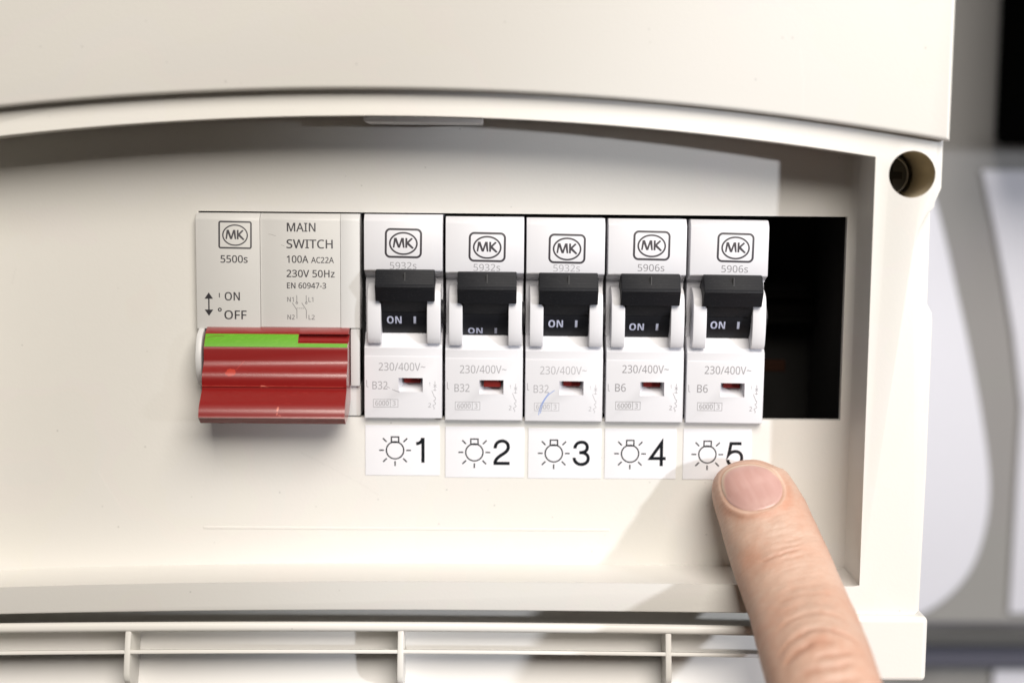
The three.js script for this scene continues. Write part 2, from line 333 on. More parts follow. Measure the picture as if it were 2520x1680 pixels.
  const redTex = canvasTexture(RW * 24, RH * 24, (g, w, h) => {
    g.fillStyle = 'rgb(132,12,10)'; g.fillRect(0, 0, w, h); const r = rng(77);
    g.scale(24, 24); // origin at x = 0, y = -24
    for (let i = 0; i < 500; i++) { g.fillStyle = `rgba(${r() > 0.5 ? '175,40,34' : '120,12,12'},${0.03 + 0.05 * r()})`; g.beginPath(); g.ellipse(r() * RW, r() * RH, 0.15 + r() * 0.9, 0.05 + r() * 0.15, (r() - 0.5) * 0.4, 0, 7); g.fill(); }
    g.fillStyle = 'rgba(190,64,44,0.8)'; // rubbed patch on the ridge
    g.beginPath(); for (let i = 0; i < 22; i++) { const a = i / 22 * 6.283, k = 0.85 + 0.3 * r(); g.lineTo(8.15 + Math.cos(a) * 1.15 * k, 10.9 + Math.sin(a) * 0.75 * k); } g.fill();
    g.strokeStyle = 'rgba(220,110,90,0.5)'; g.lineWidth = 0.1; g.beginPath(); g.moveTo(9.2, 10.4); g.lineTo(10.9, 8.5); g.stroke();
    g.fillStyle = 'rgba(222,140,120,0.75)';
    for (const [x, y, a, b] of [[15.6, 13.8, 0.9, 0.16], [14.8, 13.95, 0.3, 0.1], [19.0, 18.2, 0.24, 0.5], [18.9, 19.2, 0.15, 0.3], [19.5, 19.5, 0.35, 0.1]]) { g.beginPath(); g.ellipse(x, y, a, b, 0.2, 0, 7); g.fill(); }
    g.strokeStyle = 'rgba(215,120,100,0.35)'; g.lineWidth = 0.06;
    for (let i = 0; i < 26; i++) { const x = 2 + r() * 30, y = 9 + r() * 11; g.beginPath(); g.moveTo(x, y); g.lineTo(x + (r() - 0.5) * 2.6, y + (r() - 0.5) * 0.7); g.stroke(); }
    g.strokeStyle = 'rgba(232,150,120,0.4)'; g.lineWidth = 0.1; g.beginPath(); g.moveTo(2, 13.78); for (let x = 2; x < 33; x += 0.7) g.lineTo(x, 13.78 + (r() - 0.5) * 0.08); g.stroke();
  });
  const red = new THREE.MeshPhysicalMaterial({ map: redTex, roughness: 0.3, ior: 1.85, clearcoat: 0.6, clearcoatRoughness: 0.18 });
  const ruv = (g) => planarUV(g, 0, -48, RW, RH);
  const handle = part('handle', [ruv(extrudeX(lower, 1.95, 33.5, 0)), ruv(extrudeX(topL, 1.95, 22.6, 0)), ruv(extrudeX(topR, 22.6, 33.5, 0))], red, t);
  const gcol = canvasTexture(512, 64, (g, w, h) => {
    g.fillStyle = 'rgb(92,158,26)'; g.fillRect(0, 0, w, h); const r = rng(5);
    for (let i = 0; i < 240; i++) { g.strokeStyle = `rgba(${r() > 0.4 ? '175,215,110' : '70,130,20'},${0.1 + 0.2 * r()})`; g.lineWidth = 0.6 + r(); const x = r() * w, y = r() * h; g.beginPath(); g.moveTo(x, y); g.lineTo(x + 6 + r() * 14, y - 3 - r() * 6); g.stroke(); }
    g.strokeStyle = 'rgba(120,40,20,0.7)'; g.lineWidth = 2.2; g.beginPath(); g.moveTo(10, 22); g.bezierCurveTo(24, 12, 50, 12, 70, 12); g.stroke();
  });
  const green = new THREE.MeshPhysicalMaterial({ map: gcol, roughness: 0.38, clearcoat: 0.3, clearcoatRoughness: 0.4 });
  const guv = (g) => planarUV(g, 1.8, -29.5, 31.6, 2.8);
  part('green_band', [guv(extrudeX([[3.2, -26.8], [4.05, -26.8], [5.36, -28.3], [6.06, -29.42], [5.4, -29.42]], 2.05, 22.5, 0)), guv(extrudeX([[4.6, -28.68], [5.5, -28.62], [6.06, -29.42], [5.3, -29.42]], 22.5, 33.42, 0))], green, handle, 'green band along the top of the red handle');
}

// ---------------------------------------------------------------- circuit breakers
const BW = 17.34, BH = 45.4;
function breakerTexture(o) {
  const K = 30, ink = 'rgba(52,48,54,0.95)', pale = `rgba(120,118,122,${o.pale})`;
  return canvasTexture(Math.round(BW * K), Math.round(BH * K), (g, w, h) => {
    g.fillStyle = 'rgb(216,216,221)'; g.fillRect(0, 0, w, h); g.scale(K, K);
    const [ex, ey] = o.emblem;
    emblem(g, ex, ey, 7.75, 6.1, 1.0, 0.46, ink);
    put(g, o.code, ex - 3.15, o.cy, 6.15, 1.5, pale);
    put(g, '230/400V~', o.vx, 34.85 + o.dy, 10.6, 1.75, pale);
    put(g, o.type, 1.6 + o.tx, 39.05 + o.dy, o.type.length > 2 ? 3.7 : 2.7, 1.75, pale);
    g.strokeStyle = pale; g.lineWidth = 0.1;
    const bx = 2.0 + o.tx, by = 41.35 + o.dy;
    g.strokeRect(bx, by, 5.5, 1.75); g.beginPath(); g.moveTo(bx + 3.8, by); g.lineTo(bx + 3.8, by + 1.75); g.stroke();
    put(g, '6000', bx + 0.35, by + 1.42, 3.15, 1.1, pale); put(g, '3', bx + 4.25, by + 1.42, 0.8, 1.1, pale);
    // switch symbol up the right hand side
    const sx = 15.75, sy = 37.2 + o.dy; g.lineWidth = 0.12;
    put(g, '1', 14.35, sy + 1.05, 0.5, 0.8, pale); put(g, '2', 14.2, sy + 5.9, 0.75, 1.0, pale);
    g.beginPath(); g.moveTo(sx, sy); g.lineTo(sx, sy + 2.2);
    g.moveTo(sx - 0.35, sy + 0.75); g.lineTo(sx + 0.35, sy + 1.35); g.moveTo(sx + 0.35, sy + 0.75); g.lineTo(sx - 0.35, sy + 1.35); g.moveTo(sx - 0.4, sy + 2.0); g.lineTo(sx + 0.3, sy + 2.0);
    g.moveTo(sx - 0.7, sy + 2.1); g.lineTo(sx - 0.1, sy + 3.6); g.lineTo(sx + 0.1, sy + 3.6); g.lineTo(sx + 0.1, sy + 4.2);
    g.bezierCurveTo(sx - 1, sy + 4.3, sx + 0.9, sy + 5.0, sx - 0.2, sy + 5.3); g.bezierCurveTo(sx - 0.9, sy + 5.6, sx + 0.3, sy + 5.9, sx - 0.3, sy + 6.3); g.stroke();
    o.marks?.(g);
  });
}
const onTex = canvasTexture(512, 256, (g, w, h) => {
  g.fillStyle = 'rgb(18,19,24)'; g.fillRect(0, 0, w, h); const r = rng(8);
  for (let i = 0; i < 2600; i++) { const v = 40 + r() * 70; g.fillStyle = `rgba(${v},${v},${v + 12},0.5)`; g.fillRect(r() * w, r() * h, 1.6, 1.6); }
  g.scale(512 / 10.2, 256 / 5.1); // mm
  put(g, 'ON', 1.1, 2.6, 3.6, 1.75, 'rgb(178,182,204)', 'bold');
  g.fillStyle = 'rgb(160,164,182)'; g.fillRect(7.15, 0.85, 0.55, 1.75);
});
const nickTex = canvasTexture(128, 256, (g, w, h) => {
  g.fillStyle = 'rgb(29,30,34)'; g.fillRect(0, 0, w, h); const r = rng(3);
  for (let i = 0; i < 900; i++) { const v = 40 + r() * 45; g.fillStyle = `rgba(${v},${v},${v},0.45)`; g.fillRect(r() * w, r() * h, 1.4, 1.2); }
});
const leverMat = new THREE.MeshPhysicalMaterial({ map: nickTex, roughness: 0.5, specularIntensity: 0.3 });
function makeBreaker(o, x, y, turn, label) {
  const t = thing('circuit_breaker', label, 'circuit breaker', [x, y, 0], 'circuit breakers in the row');
  t.rotation.z = turn;
  const face = new THREE.MeshPhysicalMaterial({ map: breakerTexture(o), roughness: 0.4 });
  const uv = (g) => planarUV(g, 0, -BH, BW, BH);
  // upper block with bevelled head and a sloping underside
  part('upper_block', uv(extrudeX([[-8, -0.05], [0.7, -0.05], [1.9, -1.25], [2.05, -1.6], [2.05, -12.15], [1.9, -12.4], [-1.2, -13.5], [-1.3, -13.85], [-8, -13.85]], 0, BW, 0.16)), face, t);
  // floor of the middle part, split from the head by a thin joint
  part('body', [uv(box(0.05, BW - 0.05, -29, -13.95, -30, -2.2)), uv(box(0.1, BW - 0.1, -44.8, -0.6, -38, -5.5)), uv(extrudeX([[-8, -26.35], [-0.6, -26.35], [0.9, -28.6], [1.95, -29.6], [2.0, -32.2], [-8, -32.2]], 0.03, BW - 0.03, 0.12))], face, t);
  // lower block with the indicator window cut through its face
  const wx0 = 7.35, wx1 = 13.35, wy1 = -36.0, wy0 = -39.75;
  const win = [[wx0, wy1], [wx1, wy1], [wx1, wy0], [wx0, wy0]];
  const low = extrudeZ([[0, -31.35], [BW, -31.35], [BW, -BH], [0, -BH]], -1.0, 2.12, 0.3, [win], 2);
  const A = [wx0, wy1, 1.78], B = [wx1, wy1, 1.78], C = [wx1, wy0, 1.78], D = [wx0, wy0, 1.78];
  const a = [8.55, wy1 - 0.05, -1.3], b = [12.55, wy1 - 0.05, -1.3], c = [12.55, -37.95, -1.3], d = [8.55, -37.95, -1.3];
  part('lower_block', [uv(low), uv(quads([[A, a, d, D], [B, C, c, b], [D, d, c, C], [A, B, b, a], [a, b, c, d]]))], face, t);
  part('indicator', box(8.6, 12.45, -37.75 + (o.ind ?? 0), -36.1, -1.2, -0.2 + (o.indz ?? 0), 0.15), indicatorRed, t);
  // guards either side of the toggle
  const ear = new THREE.CatmullRomCurve3([[-1.5, -15.2], [0.8, -15.6], [2.8, -16.9], [3.7, -19.2], [3.95, -22.5], [3.8, -25.6], [3.35, -27.4], [2.9, -28.25]].map(([z, yy]) => V(z, yy, 0))).getPoints(36).map((p) => [p.x, p.y]);
  for (const [x0, x1] of [[0.85, 3.85], [14.0, 17.0]]) part('guard', uv(extrudeX([[-4, -15.2], ...ear, [2.6, -28.5], [-4, -28.5]], x0, x1, 0.18, 3)), face, t);
  const pin = new THREE.CylinderGeometry(2.7, 2.7, 0.9, 28); pin.rotateZ(Math.PI / 2); pin.translate(17.2, -21.6, -0.6);
  part('pin', pin, black, t);
  // the toggle: drum with lettering and a lever pushed up
  const tg = new THREE.Group(); tg.name = 'toggle'; t.add(tg);
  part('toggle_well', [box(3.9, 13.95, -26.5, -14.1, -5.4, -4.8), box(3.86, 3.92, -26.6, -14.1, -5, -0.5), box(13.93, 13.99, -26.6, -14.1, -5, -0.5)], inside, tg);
  const cy = -21.3, cz = -4.4, R = 6.5, da = o.roll, arc = [];
  const seg = 40, pos = [], uvs = [];
  for (let i = 0; i < seg; i++) {
    const a0 = (0.45 - 1.75 * i / seg), a1 = (0.45 - 1.75 * (i + 1) / seg);
    const P = (x, aa) => [x, cy + R * Math.sin(aa), cz + R * Math.cos(aa)], T = (x, aa) => [(x - 3.8) / 10.2, 1 + (aa - da) * R / 5.1];
    for (const [xx, aa] of [[3.8, a0], [3.8, a1], [14.0, a1], [3.8, a0], [14.0, a1], [14.0, a0]]) { pos.push(...P(xx, aa)); uvs.push(...T(xx, aa)); }
  }
  const drum = new THREE.BufferGeometry(); drum.setAttribute('position', new THREE.Float32BufferAttribute(pos, 3)); drum.setAttribute('uv', new THREE.Float32BufferAttribute(uvs, 2)); drum.computeVertexNormals();
  part('drum', crease(drum), new THREE.MeshPhysicalMaterial({ map: onTex, roughness: 0.5, specularIntensity: 0.45 }), tg); void arc;
  // ribbed upper face, then a face falling back to the neck
  const top = [[3.6, -12.0]];
  for (let i = 0; i < 9; i++) { const k = i / 9, yy = -12.15 - 3.0 * k, zz = 4.55 + 1.9 * k; top.push([zz, yy], [zz + 0.09, yy - 0.2], [zz + 0.12, yy - 0.31]); }
  const grip = [[-1, -14.4], ...top, [6.62, -15.3], [6.7, -15.75], [6.5, -16.0], [5.9, -17.2], [5.15, -18.5], [4.9, -18.95], [2.6, -19.1], [-1, -17]];
  const neck = [[-2, -16], [4.85, -18.3], [3.2, -20.6], [2.25, -21.5], [-1, -21.6]];
  part('lever', [planarUV(extrudeX(grip, 2.75, 15.75, 0.22, 2), 0, -25, 13, 26), planarUV(extrudeX(neck, 4.0, 13.85, 0.1), 0, -25, 13, 26)], leverMat, tg);
  part('centre_mark', box(9.15, 9.4, -14.9, -12.6, 4.9, 5.9).rotateX(0), new THREE.MeshStandardMaterial({ color: RGB(0.06, 0.06, 0.062), roughness: 0.5 }), tg).visible = true;
  return t;
}
const blueScrawl = (g) => { g.strokeStyle = 'rgba(70,110,200,0.55)'; g.lineWidth = 0.16; g.beginPath(); g.moveTo(6.6, 38.4); g.bezierCurveTo(5.0, 39.3, 3.7, 41.0, 3.5, 43.6); g.moveTo(5.4, 38.9); g.bezierCurveTo(4.1, 40.6, 3.2, 42, 3.1, 44.0); g.stroke(); };
const tick = (g) => { g.strokeStyle = 'rgba(120,118,124,0.7)'; g.lineWidth = 0.14; g.beginPath(); g.moveTo(0.5, 36.8); g.lineTo(0.55, 38.3); g.lineTo(0.9, 38.4); g.stroke(); };
makeBreaker({ emblem: [8.7, 6.35], cy: 12.05, code: '5932s', type: 'B32', pale: 0.62, dy: -0.2, tx: 0, vx: 3.1, roll: -0.06, marks: (g) => { tick(g); g.strokeStyle = 'rgba(90,88,90,0.7)'; g.lineWidth = 0.1; g.beginPath(); g.moveTo(4.9, 38.2); g.lineTo(5.7, 38.6); g.moveTo(6.2, 38.9); g.lineTo(7.8, 39.5); g.stroke(); } }, 36.75, -0.3, 0, 'white breaker coded B32, next to the red main switch, above sticker 1');
makeBreaker({ emblem: [9.2, 6.7], cy: 11.95, code: '5932s', type: 'B32', pale: 0.62, dy: -0.1, tx: 0.3, vx: 3.2, roll: -0.42, ind: -0.25, indz: 1.4, marks: tick }, 54.75, -0.65, 0, 'white breaker coded B32 above sticker 2, its ON lettering half hidden');
makeBreaker({ emblem: [8.95, 6.8], cy: 11.85, code: '5932s', type: 'B32', pale: 0.5, dy: -0.1, tx: 0.1, vx: 3.2, roll: -0.08, marks: (g) => { tick(g); blueScrawl(g); } }, 72.65, -0.75, -0.0005, 'white breaker coded B32 with a blue pen mark, above sticker 3');
makeBreaker({ emblem: [9.6, 5.9], cy: 11.55, code: '5906s', type: 'B6', pale: 0.85, dy: -0.55, tx: 0.25, vx: 3.5, roll: -0.17, marks: tick }, 90.7, -0.8, -0.0008, 'white breaker coded B6 above sticker 4, between two others');
makeBreaker({ emblem: [10.0, 6.1], cy: 11.55, code: '5906s', type: 'B6', pale: 0.85, dy: -0.55, tx: 0.6, vx: 3.9, roll: -0.06, marks: tick }, 108.9, -0.85, -0.0062, 'white breaker coded B6 at the end of the row, beside the black empty slot');

// ---------------------------------------------------------------- stickers
function stickerTexture(n) {
  const K = 40; return canvasTexture(17 * K, Math.round(11.5 * K), (g, w, h) => {
    g.fillStyle = 'rgb(229,229,234)'; g.fillRect(0, 0, w, h); g.scale(K, K);
    g.strokeStyle = g.fillStyle = 'rgb(14,18,24)'; g.lineWidth = 0.3; g.lineCap = 'butt';
    const cx = 6.65, cy = 5.75, r = 1.95;
    g.beginPath(); g.arc(cx, cy, r, 0, 7); g.stroke();
    g.strokeRect(cx - 0.82, cy - 3.05, 1.64, 1.25);
    for (const a of [0, 0.79, 1.571, 2.36, 3.1416, 3.93, 5.5]) { const k = 2.5, m = 3.6, s = a === 0.79 || a === 2.36 ? 1.05 : a > 3.5 ? 1.08 : 1; g.beginPath(); g.moveTo(cx + Math.cos(a) * k * s, cy + Math.sin(a) * k * s); g.lineTo(cx + Math.cos(a) * m * s, cy + Math.sin(a) * m * s); g.stroke(); }
    // numerals drawn as strokes, 5.7 mm high
    g.lineWidth = 0.73; g.translate(11.0, 2.85); g.beginPath();
    if (n === 1) { g.moveTo(0.4, 1.35); g.bezierCurveTo(1.3, 1.3, 1.75, 0.9, 1.85, 0.05); g.moveTo(1.95, 0); g.lineTo(1.95, 5.7); }
    if (n === 2) { g.moveTo(0.35, 1.95); g.bezierCurveTo(0.3, -0.25, 3.35, -0.25, 3.3, 1.65); g.bezierCurveTo(3.3, 3.3, 0.5, 3.4, 0.3, 5.37); g.moveTo(0.0, 5.37); g.lineTo(3.65, 5.37); }
    if (n === 3) { g.moveTo(0.4, 1.75); g.bezierCurveTo(0.5, -0.2, 3.25, -0.1, 3.2, 1.5); g.bezierCurveTo(3.2, 2.4, 2.4, 2.7, 1.4, 2.68); g.moveTo(1.4, 2.68); g.bezierCurveTo(2.6, 2.62, 3.45, 3.1, 3.45, 4.0); g.bezierCurveTo(3.45, 5.8, 0.35, 5.95, 0.25, 3.85); }
    if (n === 4) { g.moveTo(2.75, 5.7); g.lineTo(2.75, 0.35); g.lineTo(0.3, 3.95); g.lineTo(3.75, 3.95); }
    if (n === 5) { g.moveTo(3.35, 0.36); g.lineTo(0.95, 0.36); g.lineTo(0.5, 2.85); g.bezierCurveTo(1.3, 1.8, 3.5, 1.85, 3.45, 3.75); g.bezierCurveTo(3.4, 5.9, 0.4, 5.95, 0.3, 4.1); }
    g.stroke();
  });
}
[[36.75, -47.65, 53.5, -59.1], [54.8, -47.85, 72.6, -59.45], [73.5, -48.05, 90.0, -59.55], [90.8, -48.0, 106.95, -59.5], [108.55, -47.95, 123.95, -59.55]].forEach(([x0, y1, x1, y0], i) => {
  const where = ['under the first breaker', 'under the second breaker', 'in the middle of the row', 'next to the fingertip sticker', 'touched by the fingertip'][i];
  const t = thing('sticker', `white sticker with a bulb symbol and numeral ${i + 1}, ${where}`, 'sticker', [x0, y0, 0], 'numbered stickers under the breakers');
  const w = x1 - x0, h = y1 - y0, off = [-0.05, 0.1, 0.85, 0.9, 1.15][i];
  part('paper', planarUV(extrudeZ([[0, 0], [w, 0.05], [w, h + 0.05], [0, h]], 0.02, 0.14, 0.03), -off, 0, 17, 11.5), new THREE.MeshPhysicalMaterial({ map: stickerTexture(i + 1), roughness: 0.32 }), t);
});

// ---------------------------------------------------------------- the hand
{
  // stations along the index finger: centre, half width; tip first
  const st = [[121.46, -54.78, 3.7, 8.32], [122.16, -58.79, 6.3, 8.78], [123.67, -62.11, 8.7, 9.23], [125.12, -65.75, 12.0, 9.72], [126.34, -69.71, 15.2, 10.14], [127.66, -73.74, 18.8, 10.29], [128.77, -77.25, 22.8, 10.33], [129.8, -80.89, 28.0, 10.41], [130.38, -84.11, 34.2, 10.72], [130.84, -87.59, 40.4, 10.91], [131.45, -91.81, 47, 10.94], [133.52, -100.85, 58, 10.68], [137.29, -112.49, 69, 11.05], [142.0, -124.0, 78, 11.5]];
  const curve = new THREE.CatmullRomCurve3(st.map(([x, y, z]) => V(x, y, z)), false, 'centripetal');
  const L = curve.getLength(), NS = 620, NT = 220;
  const hwAt = (u) => { const f = u * (st.length - 1), i = Math.min(st.length - 2, Math.floor(f)), k = f - i; return st[i][3] + (st[i + 1][3] - st[i][3]) * k; };
  curve.arcLengthDivisions = 800; curve.updateArcLengths();
  const utOf = (s) => curve.getUtoTmapping(0, s); // t at arc length
  const C = [], Bv = [], Nv = [], Tv = [], HW = [], SS = [];
  const Send = L * 0.93;
  for (let i = 0; i <= NS; i++) {
    const q = i / NS, s = Send * (0.72 * q + 0.28 * q * q) , t = utOf(s), T = curve.getTangent(t);
    const B = V(0.97, 0.23, 0); B.addScaledVector(T, -B.dot(T)).normalize(); const N = T.clone().cross(B).normalize(); // dorsal
    C.push(curve.getPoint(t)); Bv.push(B); Nv.push(N); Tv.push(T); HW.push(hwAt(t)); SS.push(s);
  }
  const gauss = (x, w) => Math.exp(-(x / w) * (x / w));
  // nail outline in (s, a): a = arc distance across the back of the finger in mm
  const nailC = 8.8, nailL = 6.4, nailW = 6.3, nailA = -0.75;
  const nailR = (s, a) => { a -= nailA; const ds = (s - nailC - 0.05 * a) / (s > nailC ? nailL : nailL * 1.02), da = a / nailW; return Math.pow(Math.pow(Math.abs(ds), 2.5) + Math.pow(Math.abs(da), 2.5), 1 / 2.5); };
  // creases: [s at centre, bow, slant, depth, width, half length across, offset across]
  const creases = [];
  const add = (s, bow, sl, d, w, half, off = 0) => creases.push([s, bow, sl, d, w, half, off]);
  add(28.0, 0.008, -0.06, 0.34, 0.36, 5.2, -1.0); add(29.6, 0.01, -0.05, 0.12, 0.34, 4.4, 2.2); add(26.0, 0.02, 0.0, 0.10, 0.38, 5.8, 0.6); add(24.3, 0.028, 0.02, 0.08, 0.34, 6.2, 1); add(22.4, 0.03, 0.02, 0.07, 0.34, 5.4, 0.4); add(20.6, 0.035, 0.02, 0.06, 0.3, 5, 1.5);
  add(32.4, 0.004, -0.03, 0.08, 0.45, 5.5, 1.5); add(35.6, -0.01, -0.02, 0.09, 0.5, 6.5, 0.8); add(38.6, -0.014, 0.0, 0.08, 0.5, 6, 1); add(41.2, -0.02, 0.0, 0.12, 0.5, 7, 0.4); add(43.8, -0.024, 0, 0.12, 0.55, 7, 0); add(46.6, -0.034, 0.0, 0.24, 0.5, 8, 0);
  add(50.8, -0.05, 0.02, 0.44, 0.55, 9.4, 0.3); add(55.2, -0.03, -0.34, 0.40, 0.6, 3.6, -4.2); add(54.2, -0.02, 0.0, 0.20, 0.7, 3.0, 0.6); add(57.0, 0.0, -0.12, 0.32, 0.55, 4.6, 2.4); add(59.6, 0.02, -0.03, 0.34, 0.6, 6.4, 0.2); add(62.4, 0.02, -0.05, 0.24, 0.55, 6.0, 1.6); add(65.4, 0.03, 0.0, 0.2, 0.55, 6, 0);
  function disp(s, a, dorsal) {
    let d = 0, shade = 0;
    const wob = 0.5 * noise(s * 0.35, a * 0.35, 3) + 0.22 * noise(s * 1.1, a * 0.9, 9);
    for (let [s0, bow, sl, dep, w, half, off] of creases) {
      const aa = a - off, k = s - (s0 - bow * aa * aa + sl * aa) + wob * 0.7, e = 1 - ss(half * 0.55, half, Math.abs(aa) );
      if (e <= 0 || Math.abs(k) > w * 5) continue;
      const g = gauss(k, w * 1.15) * e; dep *= s0 > 45 ? 0.8 : 0.55; d -= dep * g; d += dep * 0.3 * (gauss(k - w * 2.1, w * 1.5) + gauss(k + w * 2.1, w * 1.5)) * e; shade += g * dep;
    }
    // swelling over the middle joint, slight over the end joint
    d += dorsal * (0.75 * gauss(s - 56, 7) * gauss(a, 8) + 0.30 * gauss(s - 28, 5) * gauss(a, 7) - 0.3 * gauss(s - 41, 6));
    // the fold of skin behind and beside the nail
    const nr = nailR(s, a);
    if (dorsal > 0.2) {
      const rim = nr - 1.12, prox = ss(-0.6, 0.8, (s - nailC) / nailL);
      d += (0.22 * prox + 0.05) * gauss(rim, 0.12) * (s > nailC - nailL * 0.7 ? 1 : 0.5); d -= 0.20 * (1 - ss(0.88, 1.08, nr));
      d -= 0.05 * gauss(nr - 1.03, 0.03);
    }
    const cell = noise(s * 2.6, a * 0.8, 1) * 0.03 + noise(s * 4.1, a * 3.1, 5) * 0.014 + noise(s * 0.5, a * 0.4, 15) * 0.08;
    return [d + cell * (nr < 1 && dorsal > 0.2 ? 0 : 1), shade];
  }
  const P = [], COL = [], UV = [], IDX = [];
  const skinAt = (s, a, dorsal, shade) => {
    const n1 = fbm(s * 0.12, a * 0.14, 2, 4), n2 = fbm(s * 0.7, a * 0.7, 12, 3), n3 = noise(s * 3, a * 3, 8);
    let red = 0.1 + 0.55 * n1 + 0.28 * n2 + 0.14 * n3;
    const nr = nailR(s, a);
    if (dorsal > 0) red += 0.75 * gauss(nr - 1.2, 0.16) * ss(-0.3, 0.6, (s - nailC) / nailL) + 0.3 * gauss(s - 28, 4) + 0.6 * gauss(s - 54.2, 2) * gauss(a - 0.8, 3) + 0.25 * gauss(s - 57, 6);
    red += shade * 2.0;
    const tip = ss(6, 1.5, s) * 0.3; red += tip * 0.3;
    const pale = nr > 1.02 && nr < 1.12 && dorsal > 0 ? 0.10 * gauss(nr - 1.07, 0.03) : 0;
    const base = [0.545, 0.362, 0.279];
    const dk = 1 - 0.45 * Math.min(0.5, shade);
    return [dk * base[0] * (1 - 0.06 * red) + pale, dk * base[1] * (1 - 0.26 * red) + pale, dk * base[2] * (1 - 0.34 * red) + pale * 0.9];
  };
  const capA = 8.2;
  const point = (i, th, extra = 0) => {
    const s = SS[i], cap = s < capA ? Math.pow(Math.max(0, 1 - Math.pow(1 - s / capA, 2.3)), 0.47) : 1, hw = HW[i] * cap;
    const cs = Math.cos(th), sn = Math.sin(th), dorsal = cs;
    const thick = (cs > 0 ? 0.80 : 0.86 - 0.04 * gauss(s - 10, 7)) * hw; // back flatter than the pad
    const e = 2.25, r = Math.pow(Math.pow(Math.abs(cs), e) + Math.pow(Math.abs(sn), e), -1 / e);
    let bx = sn * r * hw, nx = cs * r * thick; const a = hw * Math.sin(Math.max(-1.57, Math.min(1.57, th))) * 1.08;
    // flatten the nail bed towards the tip
    const [d, shade] = disp(s, cs > -0.15 ? a : 99, dorsal);
    const k = (d * cap + extra) / Math.hypot(bx, nx || 1e-6); bx *= 1 + k; nx *= 1 + k;
    return [C[i].clone().addScaledVector(Bv[i], bx).addScaledVector(Nv[i], nx), a, dorsal, shade];
  };
  let minZ = 99;
  for (let i = 0; i <= NS; i++) for (let j = 0; j <= NT; j++) {
    const th = (j / NT) * Math.PI * 2 - Math.PI, [p, a, dorsal, shade] = point(i, th);
    minZ = Math.min(minZ, p.z);
    P.push(p.x, p.y, p.z); COL.push(...skinAt(SS[i], a, dorsal, shade)); UV.push(SS[i] / 10, th * 1.6);
    if (i < NS && j < NT) { const q = i * (NT + 1) + j; IDX.push(q, q + 1, q + NT + 1, q + 1, q + NT + 2, q + NT + 1); }
  }
  console.log('finger lowest z mm', minZ.toFixed(2), 'length', L.toFixed(1));
  let fg = new THREE.BufferGeometry();
  fg.setAttribute('position', new THREE.Float32BufferAttribute(P, 3)); fg.setAttribute('color', new THREE.Float32BufferAttribute(COL, 3)); fg.setAttribute('uv', new THREE.Float32BufferAttribute(UV, 2)); fg.setIndex(IDX); fg.computeVertexNormals();
  { // close the normal seam
    const n = fg.attributes.normal; for (let i = 0; i <= NS; i++) { const a = i * (NT + 1), b = a + NT; const v = V(n.getX(a) + n.getX(b), n.getY(a) + n.getY(b), n.getZ(a) + n.getZ(b)).normalize(); n.setXYZ(a, v.x, v.y, v.z); n.setXYZ(b, v.x, v.y, v.z); }
    const q = V(0, 0, 0).copy(Tv[0]).negate(); for (let j = 0; j <= NT; j++) n.setXYZ(j, q.x, q.y, q.z);
  }
  // the rest of the hand, below the picture: fist, thumb, wrist and forearm as one blended field
  const bones = [
    [[137, -112, 70], 10.5, [145, -132, 86], 13], [[145, -132, 86], 13, [172, -190, 128], 22],
    [[163, -126, 82], 13, [184, -186, 124], 20], [[180, -126, 76], 12, [194, -184, 118], 19], [[194, -132, 70], 11, [204, -186, 114], 17],
    [[163, -126, 82], 11.5, [160, -128, 42], 10], [[160, -128, 42], 10, [158, -152, 46], 9], [[158, -152, 46], 9, [162, -158, 66], 8],
    [[180, -126, 76], 11, [177, -130, 40], 9.5], [[177, -130, 40], 9.5, [175, -153, 45], 8.5], [[175, -153, 45], 8.5, [178, -158, 64], 8],
    [[194, -132, 70], 10, [192, -137, 42], 8.5], [[192, -137, 42], 8.5, [189, -156, 46], 8], [[189, -156, 46], 8, [191, -160, 62], 7.5],
    [[160, -190, 112], 17, [142, -160, 80], 13], [[142, -160, 80], 13, [146, -146, 56], 11], [[146, -146, 56], 11, [158, -138, 46], 9],
    [[172, -190, 128], 22, [195, -235, 165], 25], [[204, -186, 114], 17, [200, -235, 165], 25], [[197, -235, 165], 25, [235, -310, 235], 33],
  ];
  const res = 72, mc = new MarchingCubes(res, new THREE.MeshBasicMaterial(), false, false, 300000);
  const lo = V(110, -345, 20), size = 250;
  mc.isolation = 0; mc.reset();
  const cap = (p, a, ra, b, rb) => { const ab = [b[0] - a[0], b[1] - a[1], b[2] - a[2]], ap = [p[0] - a[0], p[1] - a[1], p[2] - a[2]]; const h = Math.min(1, Math.max(0, (ap[0] * ab[0] + ap[1] * ab[1] + ap[2] * ab[2]) / (ab[0] ** 2 + ab[1] ** 2 + ab[2] ** 2))); return Math.hypot(ap[0] - ab[0] * h, ap[1] - ab[1] * h, ap[2] - ab[2] * h) - (ra + (rb - ra) * h); };
  for (let k = 0; k < res; k++) for (let j = 0; j < res; j++) for (let i = 0; i < res; i++) {
    const p = [lo.x + i / res * size, lo.y + j / res * size, lo.z + k / res * size];
    let acc = 0; for (const [a, ra, b, rb] of bones) acc += Math.exp(-cap(p, a, ra, b, rb) / 2.2);
    mc.field[i + j * res + k * res * res] = acc > 1e-30 ? Math.log(acc) * 2.2 : -60;
  }
  mc.update();
  const n = mc.count ?? mc.geometry.drawRange.count, hp = new Float32Array(n * 3), hn = new Float32Array(n * 3), hc = new Float32Array(n * 3), hu = new Float32Array(n * 2);
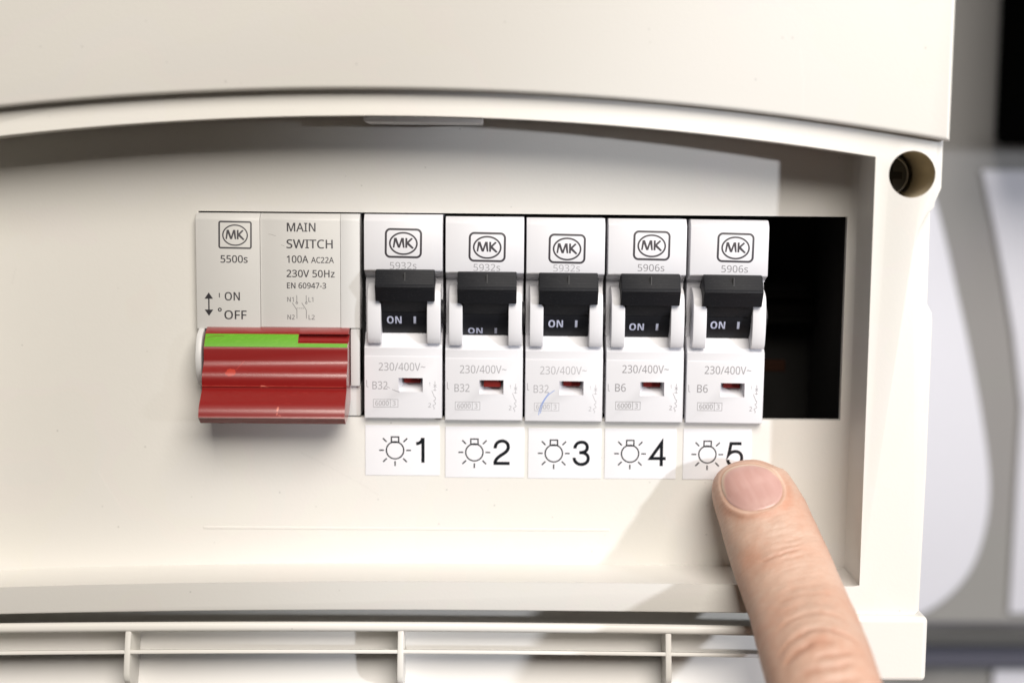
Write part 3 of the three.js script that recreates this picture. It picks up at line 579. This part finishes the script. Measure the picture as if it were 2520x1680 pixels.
  for (let i = 0; i < n; i++) {
    const g = (v) => (v + 1) / 2 * size;
    hp[i * 3] = lo.x + g(mc.positionArray[i * 3]); hp[i * 3 + 1] = lo.y + g(mc.positionArray[i * 3 + 1]); hp[i * 3 + 2] = lo.z + g(mc.positionArray[i * 3 + 2]);
    for (let c = 0; c < 3; c++) hn[i * 3 + c] = mc.normalArray[i * 3 + c];
    hc.set([0.53, 0.35, 0.265], i * 3);
  }
  const hg = new THREE.BufferGeometry(); hg.setAttribute('position', new THREE.BufferAttribute(hp, 3)); hg.setAttribute('normal', new THREE.BufferAttribute(hn, 3)); hg.setAttribute('color', new THREE.BufferAttribute(hc, 3)); hg.setAttribute('uv', new THREE.BufferAttribute(hu, 2));
  const t = thing('person', 'pale index finger of a person, pointing at and touching the sticker with numeral 5', 'person');
  const skin = new THREE.MeshPhysicalMaterial({ vertexColors: true, roughness: 0.52, sheen: 0.25, sheenColor: RGB(0.9, 0.6, 0.5), sheenRoughness: 0.5 });
  part('hand', [fg, hg], skin, t);
  // the nail: a curved plate following the back of the finger
  const NP = [], NC = [], NI = [], na = 64, nb = 28, r2 = rng(4);
  const iAt = (s) => { let lo2 = 0, hi = NS; while (hi - lo2 > 1) { const m = (lo2 + hi) >> 1; if (SS[m] < s) lo2 = m; else hi = m; } return [lo2, (s - SS[lo2]) / (SS[hi] - SS[lo2])]; };
  for (let b = 0; b <= nb; b++) for (let a = 0; a <= na; a++) {
    const rr = b / nb, ph = a / na * Math.PI * 2, e = 2.5, cr = Math.cos(ph), sr = Math.sin(ph), k = Math.pow(Math.abs(cr) ** e + Math.abs(sr) ** e, -1 / e) * rr * 1.0;
    const a1 = sr * k * nailW, aa = a1 + nailA, s = Math.max(0.3, nailC + cr * k * nailL + 0.05 * a1), [i, f] = iAt(s);
    const hw0 = HW[i] * (s < capA ? Math.pow(Math.max(0, 1 - Math.pow(1 - s / capA, 2.3)), 0.47) : 1);
    const th = Math.asin(Math.max(-0.98, Math.min(0.98, aa / (hw0 * 1.08))));
    const lift = 0.22 + 0.16 * (1 - rr ** 5) - 0.20 * ss(0.94, 1, rr) + 0.012 * noise(aa * 5, s * 0.3, 4);
    const p = point(i, th, lift)[0].lerp(point(Math.min(NS, i + 1), th, lift)[0], f);
    NP.push(p.x, p.y, p.z);
    const edge = ss(0.86, 0.97, rr) * ss(0.1, -0.4, cr * rr), lun = ss(0.55, 0.8, cr * rr) * 0.5, nn = noise(aa * 1.2, s * 0.4, 6) * 0.02;
    NC.push(0.53 + 0.10 * edge + 0.02 * lun + nn, 0.318 + 0.16 * edge + 0.03 * lun + nn, 0.285 + 0.08 * edge + 0.02 * lun + nn);
    if (b < nb && a < na) { const q = b * (na + 1) + a; NI.push(q, q + na + 1, q + 1, q + 1, q + na + 1, q + na + 2); }
  }
  const ng = new THREE.BufferGeometry(); ng.setAttribute('position', new THREE.Float32BufferAttribute(NP, 3)); ng.setAttribute('color', new THREE.Float32BufferAttribute(NC, 3)); ng.setIndex(NI); ng.computeVertexNormals(); void r2;
  part('fingernail', ng, new THREE.MeshPhysicalMaterial({ vertexColors: true, roughness: 0.34, clearcoat: 0.2, clearcoatRoughness: 0.35, side: THREE.DoubleSide }), t);
}

// ---------------------------------------------------------------- render
const renderer = new THREE.WebGLRenderer({ antialias: true });
renderer.setSize(1024, 682);
renderer.shadowMap.enabled = true;
renderer.toneMapping = THREE.LinearToneMapping;
renderer.toneMappingExposure = 1;
renderer.render(scene, camera);
